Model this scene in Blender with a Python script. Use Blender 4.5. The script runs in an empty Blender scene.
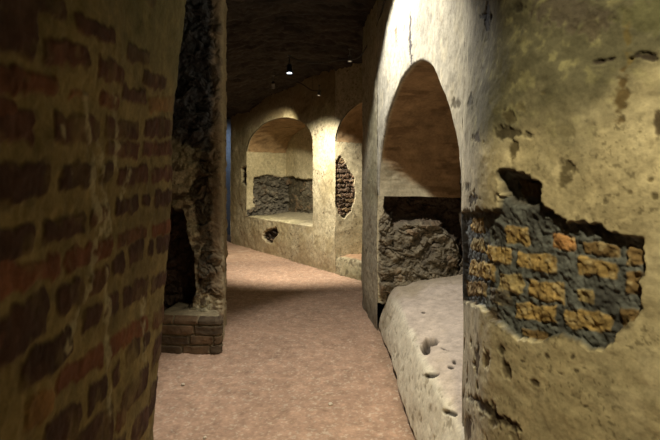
import bpy, bmesh, math, random
import numpy as np
random.seed(4)
SC = bpy.context.scene
COL = SC.collection
F, CX, HY, EYE = 480.0, 330.0, 185.0, 1.55      # focal length in px, principal column, horizon row, eye height

# ------------------------------------------------------------------ noise
def _hash(ix, iy, iz, seed):
    h = (ix.astype(np.int64)*374761393 + iy.astype(np.int64)*668265263 + iz.astype(np.int64)*2147483647 + seed*1274126177) & 0xffffffff
    h = ((h ^ (h >> 13))*1274126177) & 0xffffffff
    h = ((h ^ (h >> 16))*2246822519) & 0xffffffff
    h = h ^ (h >> 15)
    return (h & 0xffffff).astype(np.float64)/float(0xffffff)
def vnoise(P, f, seed=0):
    if np.isscalar(f): f = (f, f, f)
    X, Y, Z = P[..., 0]*f[0], P[..., 1]*f[1], P[..., 2]*f[2]
    ix, iy, iz = np.floor(X), np.floor(Y), np.floor(Z)
    fx, fy, fz = X-ix, Y-iy, Z-iz
    fx = fx*fx*(3-2*fx); fy = fy*fy*(3-2*fy); fz = fz*fz*(3-2*fz)
    r = 0
    for a in (0, 1):
        for b in (0, 1):
            for c in (0, 1):
                w = (fx if a else 1-fx)*(fy if b else 1-fy)*(fz if c else 1-fz)
                r = r + w*_hash(ix+a, iy+b, iz+c, seed)
    return r*2-1
def fbm(P, f, seed=0, o=4, g=.5):
    r = 0; amp = 1; tot = 0
    if np.isscalar(f): f = (f, f, f)
    for k in range(o):
        r = r + amp*vnoise(P, tuple(x*2.03**k for x in f), seed+17*k); tot += amp; amp *= g
    return r/tot*1.5
def worley(P, f, seed=0):
    if np.isscalar(f): f = (f, f, f)
    Q = np.stack([P[..., i]*f[i] for i in range(3)], -1)
    I = np.floor(Q); f1 = np.full(Q.shape[:-1], 9.); f2 = f1.copy(); idv = f1*0
    for a in (-1, 0, 1):
        for b in (-1, 0, 1):
            for c in (-1, 0, 1):
                jx, jy, jz = I[..., 0]+a, I[..., 1]+b, I[..., 2]+c
                px = jx+_hash(jx, jy, jz, seed+1); py = jy+_hash(jx, jy, jz, seed+2); pz = jz+_hash(jx, jy, jz, seed+3)
                d = np.sqrt((Q[..., 0]-px)**2+(Q[..., 1]-py)**2+(Q[..., 2]-pz)**2)
                new = d < f1
                f2 = np.where(new, f1, np.minimum(f2, d))
                idv = np.where(new, _hash(jx, jy, jz, seed+4), idv)
                f1 = np.where(new, d, f1)
    return f1, f2, idv
def sst(a, b, x):
    t = np.clip((x-a)/(b-a), 0, 1); return t*t*(3-2*t)
def mixc(c, d, t):
    return c*(1-t[..., None]) + np.asarray(d, float)*t[..., None]

# ------------------------------------------------------------------ pixel measuring on real surfaces
def proj(P):
    Y = np.maximum(P[..., 1], .25)
    return CX+F*P[..., 0]/Y, HY-F*(P[..., 2]-EYE)/Y
def poly_sdf(x, y, poly):
    """signed distance (px), negative inside"""
    d = np.full(x.shape, 1e9); ins = np.zeros(x.shape, bool)
    n = len(poly)
    for i in range(n):
        x0, y0 = poly[i]; x1, y1 = poly[(i+1) % n]
        ex, ey = x1-x0, y1-y0
        t = np.clip(((x-x0)*ex+(y-y0)*ey)/(ex*ex+ey*ey+1e-9), 0, 1)
        d = np.minimum(d, (x-x0-t*ex)**2+(y-y0-t*ey)**2)
        c = ((y0 <= y) & (y1 > y)) | ((y1 <= y) & (y0 > y))
        xi = x0+(y-y0)*ex/(ey if abs(ey) > 1e-9 else 1e-9)
        ins ^= c & (x < xi)
    d = np.sqrt(d)
    return np.where(ins, -d, d)
def ell(x, y, cx, cy, rx, ry, rot=0):
    c, s = math.cos(rot), math.sin(rot)
    dx, dy = x-cx, y-cy
    u, v = (dx*c+dy*s)/rx, (-dx*s+dy*c)/ry
    return np.sqrt(u*u+v*v)

# ------------------------------------------------------------------ objects
def link(name, me, parent=None, mat=None):
    o = bpy.data.objects.new(name, me); COL.objects.link(o)
    if mat: me.materials.append(mat)
    if parent: o.parent = parent
    return o
def tag(o, label=None, cat=None, group=None, kind=None):
    if label: o['label'] = label
    if cat: o['category'] = cat
    if group: o['group'] = group
    if kind: o['kind'] = kind
    return o
def empty(name, loc, label, cat, group=None):
    o = bpy.data.objects.new(name, None); COL.objects.link(o); o.location = loc
    return tag(o, label, cat, group)
def normals(P):
    du = np.gradient(P, axis=0); dv = np.gradient(P, axis=1)
    n = np.cross(du, dv); n /= np.linalg.norm(n, axis=-1, keepdims=True)+1e-12
    return n
def wobble(P, amp=.012, f=2.2):
    V = np.stack([vnoise(P, f, 101), vnoise(P, f, 102), vnoise(P, f, 103)], -1)
    W = np.stack([vnoise(P, f*3, 111), vnoise(P, f*3, 112), vnoise(P, f*3, 113)], -1)
    return P+V*amp+W*amp*.35
class Bag:
    """collects several displaced grids into one mesh"""
    def __init__(s): s.v = []; s.f = []; s.c = []; s.n = 0
    def grid(s, P, C, face=None, flip=False):
        nu, nv = P.shape[:2]
        idx = np.arange(nu*nv).reshape(nu, nv)
        q = np.stack([idx[:-1, :-1], idx[1:, :-1], idx[1:, 1:], idx[:-1, 1:]], -1)
        if flip: q = q[..., ::-1]
        if face is not None: q = q[face]
        q = q.reshape(-1, 4)
        used, inv = np.unique(q.reshape(-1), return_inverse=True)
        s.v.append(P.reshape(-1, 3)[used]); s.c.append(C.reshape(-1, 3)[used])
        s.f.append(inv.reshape(-1, 4)+s.n); s.n += len(used)
        return s
    def build(s, name, mat, parent=None, origin=(0, 0, 0)):
        V = np.concatenate(s.v)-np.array(origin); C = np.concatenate(s.c); Q = np.concatenate(s.f)
        me = bpy.data.meshes.new(name)
        me.vertices.add(len(V)); me.vertices.foreach_set('co', V.astype(np.float32).ravel())
        me.loops.add(Q.size); me.loops.foreach_set('vertex_index', Q.astype(np.int32).ravel())
        me.polygons.add(len(Q)); me.polygons.foreach_set('loop_start', np.arange(0, Q.size, 4, dtype=np.int32))
        me.polygons.foreach_set('use_smooth', np.ones(len(Q), bool))
        me.update(calc_edges=True)
        a = me.color_attributes.new('tone', 'FLOAT_COLOR', 'POINT')
        a.data.foreach_set('color', np.concatenate([np.clip(C, .002, 1), np.ones((len(C), 1))], 1).astype(np.float32).ravel())
        return link(name, me, parent, mat)
def cellmask(m):            # vertex mask -> face mask (all four corners)
    return m[:-1, :-1] & m[1:, :-1] & m[1:, 1:] & m[:-1, 1:]

# ------------------------------------------------------------------ materials
def masonry(name, grain=60, bump=.35, bdist=.004, var=.25, rough=.92):
    m = bpy.data.materials.new(name); m.use_nodes = True
    N = m.node_tree.nodes; L = m.node_tree.links; N.clear()
    out = N.new('ShaderNodeOutputMaterial'); b = N.new('ShaderNodeBsdfPrincipled')
    b.inputs['Roughness'].default_value = rough; b.inputs['Specular IOR Level'].default_value = .25
    at = N.new('ShaderNodeAttribute'); at.attribute_name = 'tone'
    tc = N.new('ShaderNodeTexCoord')
    n1 = N.new('ShaderNodeTexNoise'); n1.inputs['Scale'].default_value = grain; n1.inputs['Detail'].default_value = 5; n1.inputs['Roughness'].default_value = .65
    n2 = N.new('ShaderNodeTexNoise'); n2.inputs['Scale'].default_value = grain*.2; n2.inputs['Detail'].default_value = 4
    L.new(tc.outputs['Object'], n1.inputs['Vector']); L.new(tc.outputs['Object'], n2.inputs['Vector'])
    ad = N.new('ShaderNodeMath'); ad.operation = 'ADD'
    L.new(n1.outputs['Fac'], ad.inputs[0]); L.new(n2.outputs['Fac'], ad.inputs[1])
    mr = N.new('ShaderNodeMapRange'); mr.inputs['From Min'].default_value = .7; mr.inputs['From Max'].default_value = 1.3
    mr.inputs['To Min'].default_value = 1-var; mr.inputs['To Max'].default_value = 1+var
    L.new(ad.outputs[0], mr.inputs['Value'])
    mx = N.new('ShaderNodeVectorMath'); mx.operation = 'SCALE'
    L.new(at.outputs['Color'], mx.inputs[0]); L.new(mr.outputs[0], mx.inputs['Scale'])
    L.new(mx.outputs[0], b.inputs['Base Color'])
    bp = N.new('ShaderNodeBump'); bp.inputs['Strength'].default_value = bump; bp.inputs['Distance'].default_value = bdist
    L.new(ad.outputs[0], bp.inputs['Height']); L.new(bp.outputs[0], b.inputs['Normal'])
    L.new(b.outputs[0], out.inputs['Surface'])
    return m
def plain(name, col, rough=.6, metal=0, emit=None):
    m = bpy.data.materials.new(name); m.use_nodes = True
    N = m.node_tree.nodes; L = m.node_tree.links; b = N['Principled BSDF']
    n = N.new('ShaderNodeTexNoise'); n.inputs['Scale'].default_value = 40
    r = N.new('ShaderNodeValToRGB')
    r.color_ramp.elements[0].color = (*[c*.7 for c in col], 1); r.color_ramp.elements[1].color = (*[min(1, c*1.3) for c in col], 1)
    L.new(n.outputs['Fac'], r.inputs[0]); L.new(r.outputs[0], b.inputs['Base Color'])
    b.inputs['Roughness'].default_value = rough; b.inputs['Metallic'].default_value = metal
    if emit:
        b.inputs['Emission Color'].default_value = (*emit[:3], 1); b.inputs['Emission Strength'].default_value = emit[3]
    return m
M_PLASTER = masonry('lime_plaster', 70, .4, .004, .22)
M_SOFFIT = masonry('earth_plaster', 40, .35, .004, .3)
M_BRICK = masonry('old_brickwork', 90, .5, .004, .3)
M_RUBBLE = masonry('rubble_core', 45, .7, .008, .4)
M_FLOOR = masonry('trodden_earth', 55, .5, .006, .2)
M_CEIL = masonry('vault_concrete', 25, .6, .01, .35)

# ------------------------------------------------------------------ colours of the place
PLA = np.array([.56, .50, .33]); PLB = np.array([.36, .31, .18]); PLG = np.array([.40, .385, .32])
def plaster_col(P, seed=0, grey=None, dirt=1.0):
    a = fbm(P, 1.7, seed+1, 4); b = fbm(P, 7, seed+2, 4); c = fbm(P, 28, seed+3, 3)
    C = np.broadcast_to(PLA, P.shape).copy()
    C = mixc(C, PLB, np.clip(.30+.45*a+.25*b, 0, 1)*.8)
    if grey is not None: C = mixc(C, PLG, grey)
    C = C*(1+.16*b+.18*c)[..., None]
    sp = np.clip(sst(.42, .62, fbm(P, 34, seed+5, 3))*sst(-.2, .4, fbm(P, 4, seed+6, 2))+.7*sst(.5, .7, fbm(P, 75, seed+9, 2)), 0, 1)
    C = mixc(C, (.10, .08, .045), sp*.75*dirt)
    damp = sst(.15, .75, fbm(P, 1.3, seed+8, 3)+.25*b)
    C = mixc(C, (.23, .22, .11), damp*.5*dirt)
    return C
def rubble_relief(P, seed=0, f=9, amp=.05):
    w = P+.07*np.stack([fbm(P, 7, seed+5, 3), fbm(P, 7, seed+6, 3), fbm(P, 7, seed+7, 3)], -1)
    f1, f2, i = worley(w, (f*.75, f*.75, f*1.4), seed)
    g1, g2, i2 = worley(w, (f*2.1, f*2.1, f*3.2), seed+40)
    e = np.clip((f2-f1)*2.2, 0, 1); e2 = np.clip((g2-g1)*2, 0, 1)
    h = amp*(.45*np.sqrt(e)+1.1*(i-.5)+.5*(i2-.5)+.2*e2) + amp*.5*fbm(P, 14, seed+9, 5, .55)
    return h, np.clip(.45+.4*e+.25*fbm(P, 20, seed+11, 3), 0, 1), np.clip(.55*i+.45*i2, 0, 1)
def rubble_col(P, e, i, seed=0, base=(.17, .14, .09)):
    C = np.broadcast_to(np.array(base), P.shape)*(.75+.5*i)[..., None]
    C = mixc(C, (.24, .14, .07), sst(.72, .85, i)*.45)
    C = mixc(C, (.30, .27, .2), sst(.1, .6, fbm(P, 5, seed+31, 3))*.35)
    C = mixc(C, (.08, .065, .05), (1-sst(.3, .6, e))*.5)
    return C*(1+.35*fbm(P, 22, seed+33, 4))[..., None]

def bricks_eval(U, Z, rects, P, seed=0, warp=.006, rad=.008):
    """nearest brick of a list (u0,z0,u1,z1 corner pairs at both ends, colour): signed distance in metres and colour"""
    wu = U+warp*fbm(P, 30, seed+1, 3); wz = Z+warp*fbm(P, 30, seed+2, 3)
    D = np.full(U.shape, 1.); K = np.zeros(U.shape, int)
    for k, (u0, za0, zb0, u1, za1, zb1, c) in enumerate(rects):
        m = (U > u0-.06) & (U < u1+.06) & (Z > min(za0, za1)-.06) & (Z < max(zb0, zb1)+.06)
        if not m.any(): continue
        uu, zz = wu[m], wz[m]
        t = (uu-u0)/(u1-u0+1e-9)
        za, zb = za0+(za1-za0)*t, zb0+(zb1-zb0)*t
        dx = np.abs(uu-(u0+u1)/2)-(u1-u0)/2+rad; dz = np.abs(zz-(za+zb)/2)-(zb-za)/2+rad
        d = np.hypot(np.maximum(dx, 0), np.maximum(dz, 0))+np.minimum(np.maximum(dx, dz), 0)-rad
        s = d < D[m]
        Dm = D[m]; Km = K[m]; Dm[s] = d[s]; Km[s] = k; D[m] = Dm; K[m] = Km
    cols = np.array([r[6] for r in rects])
    return D, cols[K], K
def courses(u0, u1, z0, z1, pitch, gap, lmin, lmax, cols, rnd):
    R = []; z = z0
    while z < z1:
        p = pitch*rnd.uniform(.88, 1.12); u = u0-rnd.uniform(0, lmax)
        while u < u1:
            l = rnd.uniform(lmin, lmax)
            zo = rnd.uniform(-.004, .004)
            R.append((u, z+zo, z+p-gap+zo, u+l-gap*rnd.uniform(.6, 1.2), z+zo, z+p-gap+zo, rnd.choice(cols))); u += l
        z += p
    return R

# ------------------------------------------------------------------ curves in plan
def smooth_curve(pts, n=40):
    p = np.array(pts, float); out = []
    q = np.vstack([2*p[0]-p[1], p, 2*p[-1]-p[-2]])
    for i in range(1, len(q)-2):
        t = np.linspace(0, 1, n, endpoint=False)[:, None]
        a, b, c, d = q[i-1], q[i], q[i+1], q[i+2]
        out.append(.5*((2*b)+(-a+c)*t+(2*a-5*b+4*c-d)*t**2+(-a+3*b-3*c+d)*t**3))
    out.append(p[-1:]); return np.vstack(out)
RW = None
class Curve:
    def __init__(s, pts, smooth=True):
        s.p = smooth_curve(pts) if smooth else np.array(pts, float)
        d = np.hypot(*np.diff(s.p, axis=0).T); s.s = np.concatenate([[0], np.cumsum(d)]); s.len = s.s[-1]
    def at(s, u): return np.stack([np.interp(u, s.s, s.p[:, 0]), np.interp(u, s.s, s.p[:, 1])], -1)
    def u_of_y(s, y):
        i = np.argmin(np.abs(s.p[:, 1]-y)); return s.s[i]
def upgrid(curve, us, zs):
    """zs: 1D, or 2D [nu,nv]; returns P, U"""
    xy = curve.at(us)
    if zs.ndim == 1: zs = np.broadcast_to(zs, (len(us), len(zs)))
    P = np.empty(zs.shape+(3,)); P[..., 0] = xy[:, None, 0]; P[..., 1] = xy[:, None, 1]; P[..., 2] = zs
    if curve is RW: P[..., 0] += sst(1.5, 2.3, P[..., 2])*.075*np.exp(-((P[..., 1]-1.8)/.27)**2)
    return P, np.broadcast_to(us[:, None], zs.shape)
def dens(a, b, step):      # step: function of position -> local step
    out = [a]
    while out[-1] < b: out.append(out[-1]+step(out[-1]))
    out = np.array(out); return a+(out-a)*(b-a)/(out[-1]-a)

TOP = 3.62
# =================================================================== RIGHT WALL
RW = Curve([(1.7, -.3), (1.42, .25), (1.12, .75), (.82, 1.2), (.625, 1.5), (.54, 1.69), (.553, 1.9), (.592, 2.1), (.635, 2.3),
            (.637, 2.6), (.622, 3.4), (.58, 4.2), (.515, 4.95), (.5, 5.1)])
uj1 = RW.u_of_y(2.3); uj2 = RW.u_of_y(5.08); ARC_S, ARC_R = 1.42, 1.03
PATCH = [(500, 173), (512, 170), (528, 178), (541, 184), (540, 195), (545, 205), (556, 211), (566, 220), (580, 221), (600, 223), (607, 230),
         (630, 232), (643, 236), (643, 250), (646, 262), (637, 279), (639, 292), (640, 305), (634, 318), (622, 325), (612, 335), (600, 345),
         (586, 348), (575, 341), (565, 335), (556, 333), (545, 340), (530, 343), (515, 338), (505, 330), (492, 319), (478, 309), (466, 303),
         (450, 299), (450, 213), (478, 211), (497, 208), (500, 195)]
OCH = (.37, .265, .11); OC2 = (.35, .28, .14); ORG = (.38, .21, .09); BRN = (.19, .13, .06); DGR = (.13, .12, .10)
PB = [(499, 226, 243, 523, 227, 246, OCH), (548, 232, 246, 571, 235, 250, ORG), (480, 245, 260, 505, 247, 264, OCH), (466, 219, 232, 477, 219, 236, OCH),
      (466, 240, 251, 477, 240, 253, OC2), (511, 250, 268, 552, 254, 274, OCH), (580, 239, 251, 615, 242, 255, BRN), (465, 261, 276, 488, 264, 281, OCH),
      (492, 273, 289, 516, 276, 293, OC2), (520, 279, 297, 559, 283, 303, OCH), (463, 281, 296, 479, 283, 298, BRN), (482, 288, 303, 505, 290, 308, DGR),
      (508, 302, 318, 552, 306, 324, OCH), (517, 329, 339, 541, 331, 341, BRN), (574, 254, 272, 614, 259, 277, OCH), (575, 286, 301, 592, 287, 303, OC2),
      (560, 308, 325, 608, 311, 330, OCH), (616, 303, 322, 638, 305, 322, BRN), (509, 178, 194, 541, 182, 199, BRN), (622, 244, 262, 646, 245, 262, BRN),
      (624, 268, 290, 640, 268, 290, BRN)]
# dark scars, stains and pits in the plaster: cx, cy, rx, ry, rot, depth(m), colour
SCARS = [(565, 173, 9, 13, .2, .012, (.12, .10, .055)), (489, 14, 3, 19, .05, .012, (.02, .02, .025)), (487, 17, 6, 3, .2, .01, (.02, .02, .025)),
         (410, 38, 1.6, 24, 0, .02, (.04, .035, .045)), (395.5, 32, 1.2, 9, 0, .01, (.15, .12, .08)), (403, 29, 1, 6, 0, .01, (.25, .22, .15)),
         (456, 104, 5, 4, 0, .01, (.10, .085, .05)), (471, 102, 2.5, 7, .1, .012, (.05, .045, .03)), (483, 69, 1.5, 4, 0, .008, (.06, .05, .04)),
         (479, 139, 5, 6, 0, .01, (.07, .055, .035)), (513, 134, 18, 5.5, .12, .014, (.06, .05, .03)), (514, 153, 5, 10, .1, .01, (.10, .08, .04)),
         (571, 132, 9, 7, 0, .003, (.20, .18, .11)), (524, 110, 7, 5, .3, .004, (.18, .16, .09)), (512, 118, 5, 6, 0, .008, (.09, .075, .04)),
         (610, 62, 17, 3.6, -.12, .015, (.04, .03, .025)), (648, 59, 12, 3.5, .08, .015, (.04, .03, .025)), (624, 92, 7, 30, .12, .006, (.11, .075, .03)),
         (629, 40, 6, 30, 0, .003, (.15, .12, .05)), (520, 7, 6, 5, 0, .01, (.05, .045, .03)), (575, 14, 34, 20, .15, .006, (.11, .095, .075)),
         (588, 30, 14, 12, 0, .005, (.10, .085, .06)), (658, 122, 4, 10, 0, .01, (.07, .05, .03)), (645, 20, 22, 24, 0, .004, (.12, .12, .065)),
         (488, 412, 24, 4.5, .62, .02, (.045, .035, .025)), (500, 422, 16, 5, .35, .015, (.06, .045, .03)), (475, 362, 2, 14, 0, .012, (.08, .06, .04)),
         (504, 369, 4, 8, -.6, .01, (.08, .065, .04)), (500, 350, 3, 5, -.3, .01, (.07, .055, .03)), (531, 382, 5, 3, .6, .01, (.09, .07, .04)),
         (558, 372, 4, 2, .4, .008, (.10, .08, .05)), (573, 368, 3, 1.5, .1, .006, (.12, .1, .06)), (544, 355, 2.5, 4, -.4, .007, (.10, .08, .05)),
         (570, 355, 2, 3, -.3, .007, (.10, .08, .05)), (520, 361, 3, 1.5, .2, .007, (.1, .08, .05)), (583, 404, 3, 2, 0, .006, (.14, .11, .06)),
         (473, 200, 4, 9, 0, .015, (.04, .03, .025)), (468, 188, 3, 5, 0, .01, (.06, .05, .03)), (468, 430, 4, 14, 0, .02, (.07, .05, .035)),
         (640, 133, 2, 1.6, 0, .005, (.14, .12, .06)), (653, 180, 3.5, 2.5, 0, .006, (.15, .12, .06)), (657, 195, 3, 3, 0, .006, (.13, .11, .06)),
         (605, 200, 3, 2, 0, .004, (.22, .19, .12)), (632, 192, 2, 2, 0, .004, (.2, .17, .1)), (545, 95, 3, 2, 0, .004, (.16, .14, .08))]
def right_finish(P0, U):
    """relief and colour of the near right wall; returns P, C, patch mask"""
    px, py = proj(P0); sc = P0[..., 1]/F
    grey = sst(525, 425, px)*.9
    C = plaster_col(P0, 3, grey, .35)
    fine = sst(.38, .6, fbm(P0, 95, 41, 3))*sst(-.3, .4, fbm(P0, 6, 42, 3)); C = mixc(C, (.12, .10, .055), fine*.6)
    C = mixc(C, (.66, .60, .42), sst(.1, .6, fbm(P0, 11, 43, 4))*.4)
    h = .006*fbm(P0, 5, 7, 4)+.0022*fbm(P0, 26, 9, 3)
    # greenish biofilm towards the near wall's crown, plus painted fall-off of light
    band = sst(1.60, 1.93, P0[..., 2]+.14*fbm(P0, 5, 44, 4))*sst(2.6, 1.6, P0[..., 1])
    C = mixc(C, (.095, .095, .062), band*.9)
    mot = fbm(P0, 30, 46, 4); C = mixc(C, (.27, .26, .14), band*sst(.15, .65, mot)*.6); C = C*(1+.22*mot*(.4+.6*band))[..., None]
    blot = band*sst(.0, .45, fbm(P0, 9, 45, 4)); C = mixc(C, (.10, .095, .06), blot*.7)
    # flaked lower left face
    fl = sst(545, 480, px+10*fbm(P0, 8, 47, 2))*sst(318, 345, py)
    n = fbm(P0, (22, 22, 14), 48, 4); pit = sst(.35, .55, n)*fl
    h -= .007*pit; C = mixc(C, (.12, .09, .055), pit*.8)
    C = mixc(C, (.62, .56, .42), sst(.22, .32, n)*(1-sst(.32, .42, n))*fl*.6)
    w1 = fbm(P0, 22, 51, 4); w2 = fbm(P0, 60, 52, 3)
    for cx, cy, rx, ry, rot, dep, col in SCARS:
        m = (np.abs(px-cx) < rx*1.6+ry*1.6+4) & (np.abs(py-cy) < ry*1.6+rx*1.6+4)
        if not m.any(): continue
        e = ell(px[m], py[m], cx, cy, rx, ry, rot)+.7*w1[m]+.6*w2[m]
        t = sst(1.3, .6, e); Cm = C[m]; C[m] = mixc(Cm, col, t*.9); h[m] -= dep*.35*t
    # exposed brickwork
    near = (px > 440) & (px < 660) & (py > 150) & (py < 370) & (P0[..., 1] < 2.5)
    d = np.full(px.shape, 50.)
    d[near] = poly_sdf(px[near], py[near], PATCH)
    d = d+3.2*fbm(P0, 24, 61, 3)+1.5*fbm(P0, 70, 62, 2)
    ins = sst(1.0, -1.2, d)
    # brick rectangles -> wall coordinates
    rects = []
    I = np.argwhere(near)
    pxn, pyn, Un, Zn = px[near], py[near], U[near], P0[..., 2][near]
    def uz(x, y):
        k = np.argmin((pxn-x)**2+(pyn-y)**2); return Un[k], Zn[k]
    for x0, t0, b0, x1, t1, b1, c in PB:
        ua, za = uz(x0, b0); _, zb = uz(x0, t0); ub, zc = uz(x1, b1); _, zd = uz(x1, t1)
        if ua > ub: ua, ub, za, zb, zc, zd = ub, ua, zc, zd, za, zb
        rects.append((ua, za, zb, ub, zc, zd, c))
    D, bc, K = bricks_eval(U, P0[..., 2], rects, P0, 70, .008, .006); D = D+.0012
    bm = sst(.004, -.003, D)
    rel = -.024+.007*fbm(P0, 38, 71, 4)+.004*fbm(P0, 90, 72, 3)
    rel = rel+bm*(.003+.004*fbm(P0, 30, 73, 3))-.004*sst(.005, .001, np.abs(D-.001))*sst(-.3, .2, fbm(P0, 10, 69, 2))
    mc = np.broadcast_to(np.array([.125, .137, .138]), P0.shape)*(1+.35*fbm(P0, 40, 74, 4))[..., None]
    mc = mixc(mc, (.04, .04, .042), sst(.1, .6, fbm(P0, 16, 75, 3))*.7)
    bcol = bc*(1+.35*fbm(P0, 45, 76, 3))[..., None]
    bcol = mixc(bcol, (.16, .12, .07), sst(.25, .6, fbm(P0, 26, 77, 3))*.5)
    bcol = mixc(bcol, (.5, .42, .25), sst(.3, .6, fbm(P0, 50, 78, 2))*.5)
    pc = mixc(mc, bcol, bm)
    rim = sst(-5, -1, d)                                    # broken plaster edge, brown body coat
    pc = mixc(pc, (.075, .055, .035), rim*(sst(-.15, .25, fbm(P0, 12, 79, 2))))
    hole = sst(1.25, .8, ell(px, py, 519, 190, 20, 16)+.3*w1); pc = mixc(pc, (.06, .045, .03), hole*.6)*(1-.0*hole)[..., None]
    rel = rel-.03*hole
    C = mixc(C, (.09, .075, .05), sst(4.5, .5, d)*.85*sst(-.45, .1, fbm(P0, 20, 80, 2)))
    C = C*(1-ins[..., None])+pc*ins[..., None]
    h = h*(1-ins)+rel*ins
    return h, C, ins > .5

wall = Bag(); patch = Bag()
def y_at(u): return RW.at(np.array([u]))[0, 1]
# near bulging pillar part
us = dens(0, uj1, lambda u: .02 if y_at(u) < 1.05 else (.0032 if y_at(u) < 1.6 else .0038))
zs = np.concatenate([np.arange(-.02, .62, .015), np.arange(.62, 2.3, .0038), np.arange(2.3, TOP, .02)])
P0, U = upgrid(RW, us, zs)
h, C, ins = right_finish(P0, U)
N = normals(P0)
sgn = -1 if N[len(us)//2, 100, 0] > 0 else 1
N = N*sgn
edge = sst(0, .03, uj1-U)[..., None]
P = wobble(P0)+N*(h*edge[..., 0])[..., None]
below = sst(.03, 0, uj1-U)*.025                                    # worn arris of the near jamb
P[..., 0] += below*0
fm = cellmask(ins)
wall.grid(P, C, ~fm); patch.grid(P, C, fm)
# above the arch
def arch_z(t, spring, rise): return spring+rise*np.sqrt(np.clip(1-t*t, 0, 1))
def arch_near(t): return ARC_S+ARC_R*np.clip(1-t*t, 0, 1)**np.where(t < 0, .5+.15*np.clip(-t*3, 0, 1), .5)
th = np.linspace(math.pi, 0, 420); tt = np.cos(th)
us = uj1+(tt+1)/2*(uj2-uj1)
zlo = arch_near(tt)
v = np.linspace(0, 1, 330)**1.25
zs2 = zlo[:, None]+(TOP-zlo[:, None])*v[None]
P0, U = upgrid(RW, us, zs2)
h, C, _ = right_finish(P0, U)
N = normals(P0); N *= np.sign(-N[..., :1].mean())
RR = .022
def round_arris(P, dist, inward):     # dist from arch edge; pushes the rim into the opening depth
    q = np.clip(dist/RR, 0, 1); return P+inward*(RR*(1-np.sqrt(np.clip(1-(1-q)**2, 0, 1))))[..., None]
ed = np.sqrt(((P0[:, None, :1]-P0[:, None, :1])**2).sum())  # unused scalar
dist = (zs2-zlo[:, None])
P = wobble(P0)+N*(h*sst(0, .03, dist))[..., None]
P = round_arris(P, dist*np.maximum(.25, np.sin(th))[:, None], np.array([1., 0, 0]))
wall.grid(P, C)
# pier beyond and second arch, up to the far corner
PW = Curve([(.5, 5.08), (.41, 6.1), (.9, 6.36), (1.25, 6.75)], False)
us = np.linspace(0, PW.len, 200); zs = np.linspace(-.02, TOP, 400)
P0, U = upgrid(PW, us, zs)
C = plaster_col(P0, 12, .45*np.ones(P0.shape[:2]))*.92
ins2 = sst(.45, .7, fbm(P0, 3.3, 90, 4)); C = mixc(C, (.2, .17, .1), ins2*.5)
C = mixc(C, (.12, .11, .09), sst(.45, .0, P0[..., 2]+.15*fbm(P0, 6, 91, 3))*.6)
h = .010*fbm(P0, 5, 92, 4)+.004*fbm(P0, 20, 93, 3)
N = normals(P0); N *= np.sign(-N[..., :1].mean())
e = sst(0, .04, U)*sst(0, .04, PW.len-U)
wall.grid(wobble(P0)+N*(h*e)[..., None], C)
A2 = Curve([(1.25, 6.75), (.09, 8.4)], False)
th2 = np.linspace(math.pi, 0, 120); t2 = np.cos(th2); us = (t2+1)/2*A2.len
z2 = arch_z(t2, 2.3, .62); v = np.linspace(0, 1, 80)
P0, U = upgrid(A2, us, z2[:, None]+(TOP-z2[:, None])*v[None])
C = plaster_col(P0, 14, .2*np.ones(P0.shape[:2]))
wall.grid(wobble(P0), C)
wr = tag(wall.build('wall_right', M_PLASTER), kind='structure')
tag(patch.build('exposed_brickwork', M_BRICK, wr), 'bare ochre bricks in grey mortar where the plaster fell away')

# =================================================================== generic niche pieces
def niche(parent, J1, J2, n, depth, spring, rise, ledge_z, jamb_fn, back_fn, seed, edge_curve=None, nd=90, na=300, soff_rise=0, prof=None):
    """J1 near jamb, J2 far jamb (plan points on the wall), n inward direction. Builds soffit, jambs, back wall."""
    J1, J2, n = np.array(J1, float), np.array(J2, float), np.array(n, float); n /= np.linalg.norm(n)
    th = np.linspace(math.pi, 0, na); t = np.cos(th)
    base = edge_curve(t) if edge_curve else J1+(J2-J1)*((t+1)/2)[:, None]
    d = RR+np.linspace(0, 1, nd)*(depth-RR)
    P = np.zeros((na, nd, 3))
    P[..., :2] = base[:, None]+d[None, :, None]*n
    # the curve flattens towards the straight chord deeper in
    P[..., 2] = (prof(t) if prof else spring+rise*np.sin(th))[:, None]+soff_rise*(d/depth)[None]
    h = .012*fbm(P, 4, seed, 4)+.006*fbm(P, (5, 22, 22), seed+3, 3)
    h = h*sst(RR, .08, d)[None]*np.minimum(1, np.sin(th)*6)[:, None]
    Nn = normals(P); Nn *= np.sign(-Nn[na//2, nd//2, 2])
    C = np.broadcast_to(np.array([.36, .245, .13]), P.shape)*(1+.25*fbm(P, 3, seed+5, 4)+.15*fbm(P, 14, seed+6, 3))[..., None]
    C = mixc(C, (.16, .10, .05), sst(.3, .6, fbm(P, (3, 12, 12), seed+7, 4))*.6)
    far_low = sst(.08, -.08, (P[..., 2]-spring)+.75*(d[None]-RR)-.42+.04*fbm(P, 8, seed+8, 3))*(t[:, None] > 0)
    C = mixc(C, PLA*.92, far_low if prof else far_low*0)  # pale plaster low on the far side; slanted shadow edge painted into it
    C = mixc(C, PLA*.9, sst(.05, RR, d)[None]*np.ones((na, 1))*.8)
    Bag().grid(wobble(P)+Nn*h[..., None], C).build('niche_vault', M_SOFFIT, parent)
    return
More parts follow.
